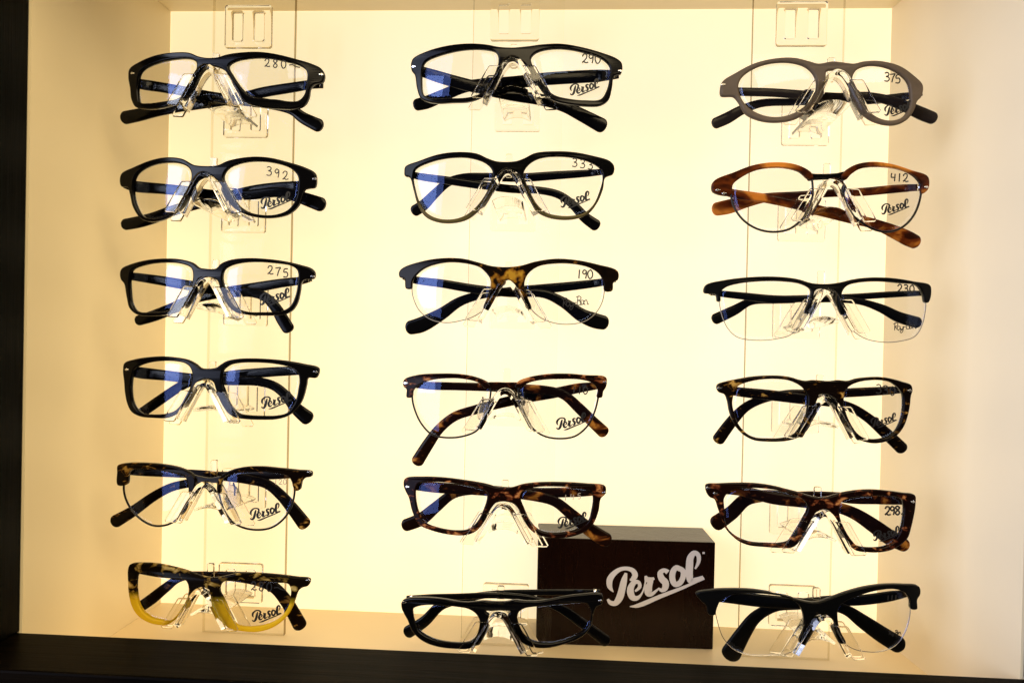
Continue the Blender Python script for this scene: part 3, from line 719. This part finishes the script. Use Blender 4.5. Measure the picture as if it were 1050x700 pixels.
def catmull2(P): return P
RESTL = ['holding the thick black pair marked 280', 'holding the rounded black pair marked 392', 'holding the slim black pair marked 275',
         'holding the chunky black pair without a price', 'holding the dark browline pair with black wire rims', 'holding the tortoise and honey yellow pair',
         'holding the black pair marked 290', 'holding the pair fading to olive', 'holding the half-rim pair with amber bridge',
         'holding the red-brown tortoise browline pair', 'holding the red tortoise pair beside the box', 'holding the black pair in front of the box',
         'holding the smoke grey round pair', 'holding the red-brown pair marked 412', 'holding the slim black half-rim pair marked 230',
         'holding the dark tortoise pair marked 330', 'holding the thick tortoise pair marked 298', 'holding the black half-rim pair at the lower right']
proto = make_rest()
for i, (g, A) in enumerate(apexes):
    if i == 0: r = proto
    else:
        r = proto.copy(); COL.objects.link(r)
        for ch in list(proto.children):
            c = ch.copy(); COL.objects.link(c); c.parent = r
    r.location = A; r.scale = (RS, RS, RS)
    r['label'] = 'clear acrylic nose rest ' + RESTL[i]

YS = Y0 + 0.0715 * RS
# spare clips on top of each strip
def spare(px, py, lab, first=None):
    p = at(px, py, YS - 0.0026)
    if first is None:
        v, f, fl = clip_mesh(0, -0.0022, 0.0022); o = link('spare_clip', v, f, M['acrylic'], flat=fl)
    else:
        o = first.copy(); COL.objects.link(o)
    o.location = p
    return tag(o, lab, 'clip', 'empty acrylic clips')
c0 = spare(255, 28, 'empty clear square clip above the black glasses marked 280')
spare(528, 20, 'empty clear square clip above the black glasses marked 290', c0)
spare(822, 25, 'empty clear square clip above the smoke grey glasses', c0)

# ------------------------------------------------------------------ acrylic strips down the back wall
for a, b, lab in ((217, 301, 'tall clear acrylic strip behind the left column of glasses'),
                  (484, 577, 'tall clear acrylic strip behind the middle column of glasses'),
                  (771, 865, 'tall clear acrylic strip behind the right column of glasses')):
    xa, xb = at(a, 90, YS).x, at(b, 90, YS).x
    o = link('acrylic_strip', *box_mesh((xa, YS, ZB + 0.0004), (xb, YS + 0.0045, ZT - 0.0004)), M['strip'], smooth=False)
    o.data.materials.append(M['edge']); o.data.materials.append(M['darkedge']); dark_side = {217: 1, 771: -1}.get(a, 0)  # inward side of the outer strips gets the painted edge shade
    for p in o.data.polygons: p.material_index = 0 if abs(p.normal.y) > 0.5 else (2 if p.normal.x * dark_side > 0.5 else 1)
    tag(o, lab, 'acrylic strip', 'clear acrylic strips')

# ------------------------------------------------------------------ the box with the script mark
YB = YS + 0.0075
fl_ = at(549.5, 658, YB); fr_ = at(731, 666, YB + 0.004); fl_.z = fr_.z = ZB
H = at(549, 551, YB).z - ZB
e_ = (fr_ - fl_).normalized(); nb_ = Vector((-e_.y, e_.x, 0)) * 0.046
bl_ = fl_ + nb_; br_ = fr_ + nb_
box = thing('product_box', 'dark brown rectangular box with silver script lettering standing on the cream shelf', 'box', (fl_ + fr_) / 2)
up = Vector((0, 0, H)); z0 = Vector((0, 0, 0.0003))
base = [fl_ + z0, fr_ + z0, br_ + z0, bl_ + z0]
bo = link('body', base + [p + up for p in base], [(0, 3, 2, 1), (4, 5, 6, 7), (0, 1, 5, 4), (1, 2, 6, 5), (2, 3, 7, 6), (3, 0, 4, 7)], M['box'], box, smooth=False)
bevel(bo, 0.0007, 2)
def on_box(x, y):
    d = ROT @ Vector(((x - 525) / F, 1.0, -(y - 350) / F)); e = fr_ - fl_; nrm = Vector((-e.y, e.x, 0)).normalized()
    t = (fl_ - CAM).dot(nrm) / d.dot(nrm); return CAM + d * t - nrm * 0.0003
BX, BY, BS = 610, 555, 8.4
write([[(BX + a / BS, BY + b / BS, w / BS * 1.02) for a, b, w in nums(st, 3)] for st in SCRIPT + [DOT]], on_box, 'printed_logo', M['print'], box)

# ------------------------------------------------------------------ light
def area(name, loc, target, sx, sy, power, col):
    L = bpy.data.lights.new(name, 'AREA'); L.shape = 'RECTANGLE'; L.size = sx; L.size_y = sy; L.energy = power; L.color = col
    o = bpy.data.objects.new(name, L); COL.objects.link(o); o.location = loc
    o.rotation_euler = (Vector(target) - Vector(loc)).to_track_quat('-Z', 'Y').to_euler(); return o
area('ceiling_spot', (0.55, -1.28, 1.12), (-0.03, -0.05, -0.05), 1.8, 1.0, SPOT, (1.0, 0.80, 0.47))
area('window_daylight', (-1.25, -1.75, 0.35), (0.25, -0.1, 0.0), 0.6, 0.9, DAY, (0.80, 0.86, 1.0))
area('added_daylight_fill', (-2.0, -1.45, 0.35), (0.27, -0.12, 0.0), 3.0, 2.6, FILL, (0.62, 0.69, 1.0))  # added second source, brightens the right wall without mirroring in the frames
w = bpy.data.worlds.new('World'); sc.world = w; w.use_nodes = True
w.node_tree.nodes['Background'].inputs[0].default_value = (0.95, 0.88, 0.80, 1); w.node_tree.nodes['Background'].inputs[1].default_value = 0.035

# ------------------------------------------------------------------ camera
cd = bpy.data.cameras.new('camera'); cam = bpy.data.objects.new('camera', cd); COL.objects.link(cam)
cd.sensor_width = 36; cd.lens = 36 * F / 1050; cd.clip_start = 0.01; cd.clip_end = 50
r_, f_, u_ = ROT @ Vector((1, 0, 0)), ROT @ Vector((0, 1, 0)), ROT @ Vector((0, 0, 1))
cam.matrix_world = Matrix(((r_.x, u_.x, -f_.x, CAM.x), (r_.y, u_.y, -f_.y, CAM.y), (r_.z, u_.z, -f_.z, CAM.z), (0, 0, 0, 1)))
sc.camera = cam
sc.view_settings.view_transform = 'Standard'; sc.view_settings.look = 'None'; sc.view_settings.exposure = 0.0; sc.view_settings.gamma = 1.0
sc.render.engine = 'CYCLES'; c = sc.cycles
c.max_bounces = 14; c.transmission_bounces = 12; c.transparent_max_bounces = 24; c.diffuse_bounces = 4; c.glossy_bounces = 4
c.caustics_reflective = False; c.caustics_refractive = True; c.sample_clamp_indirect = 4.0; c.use_denoising = True
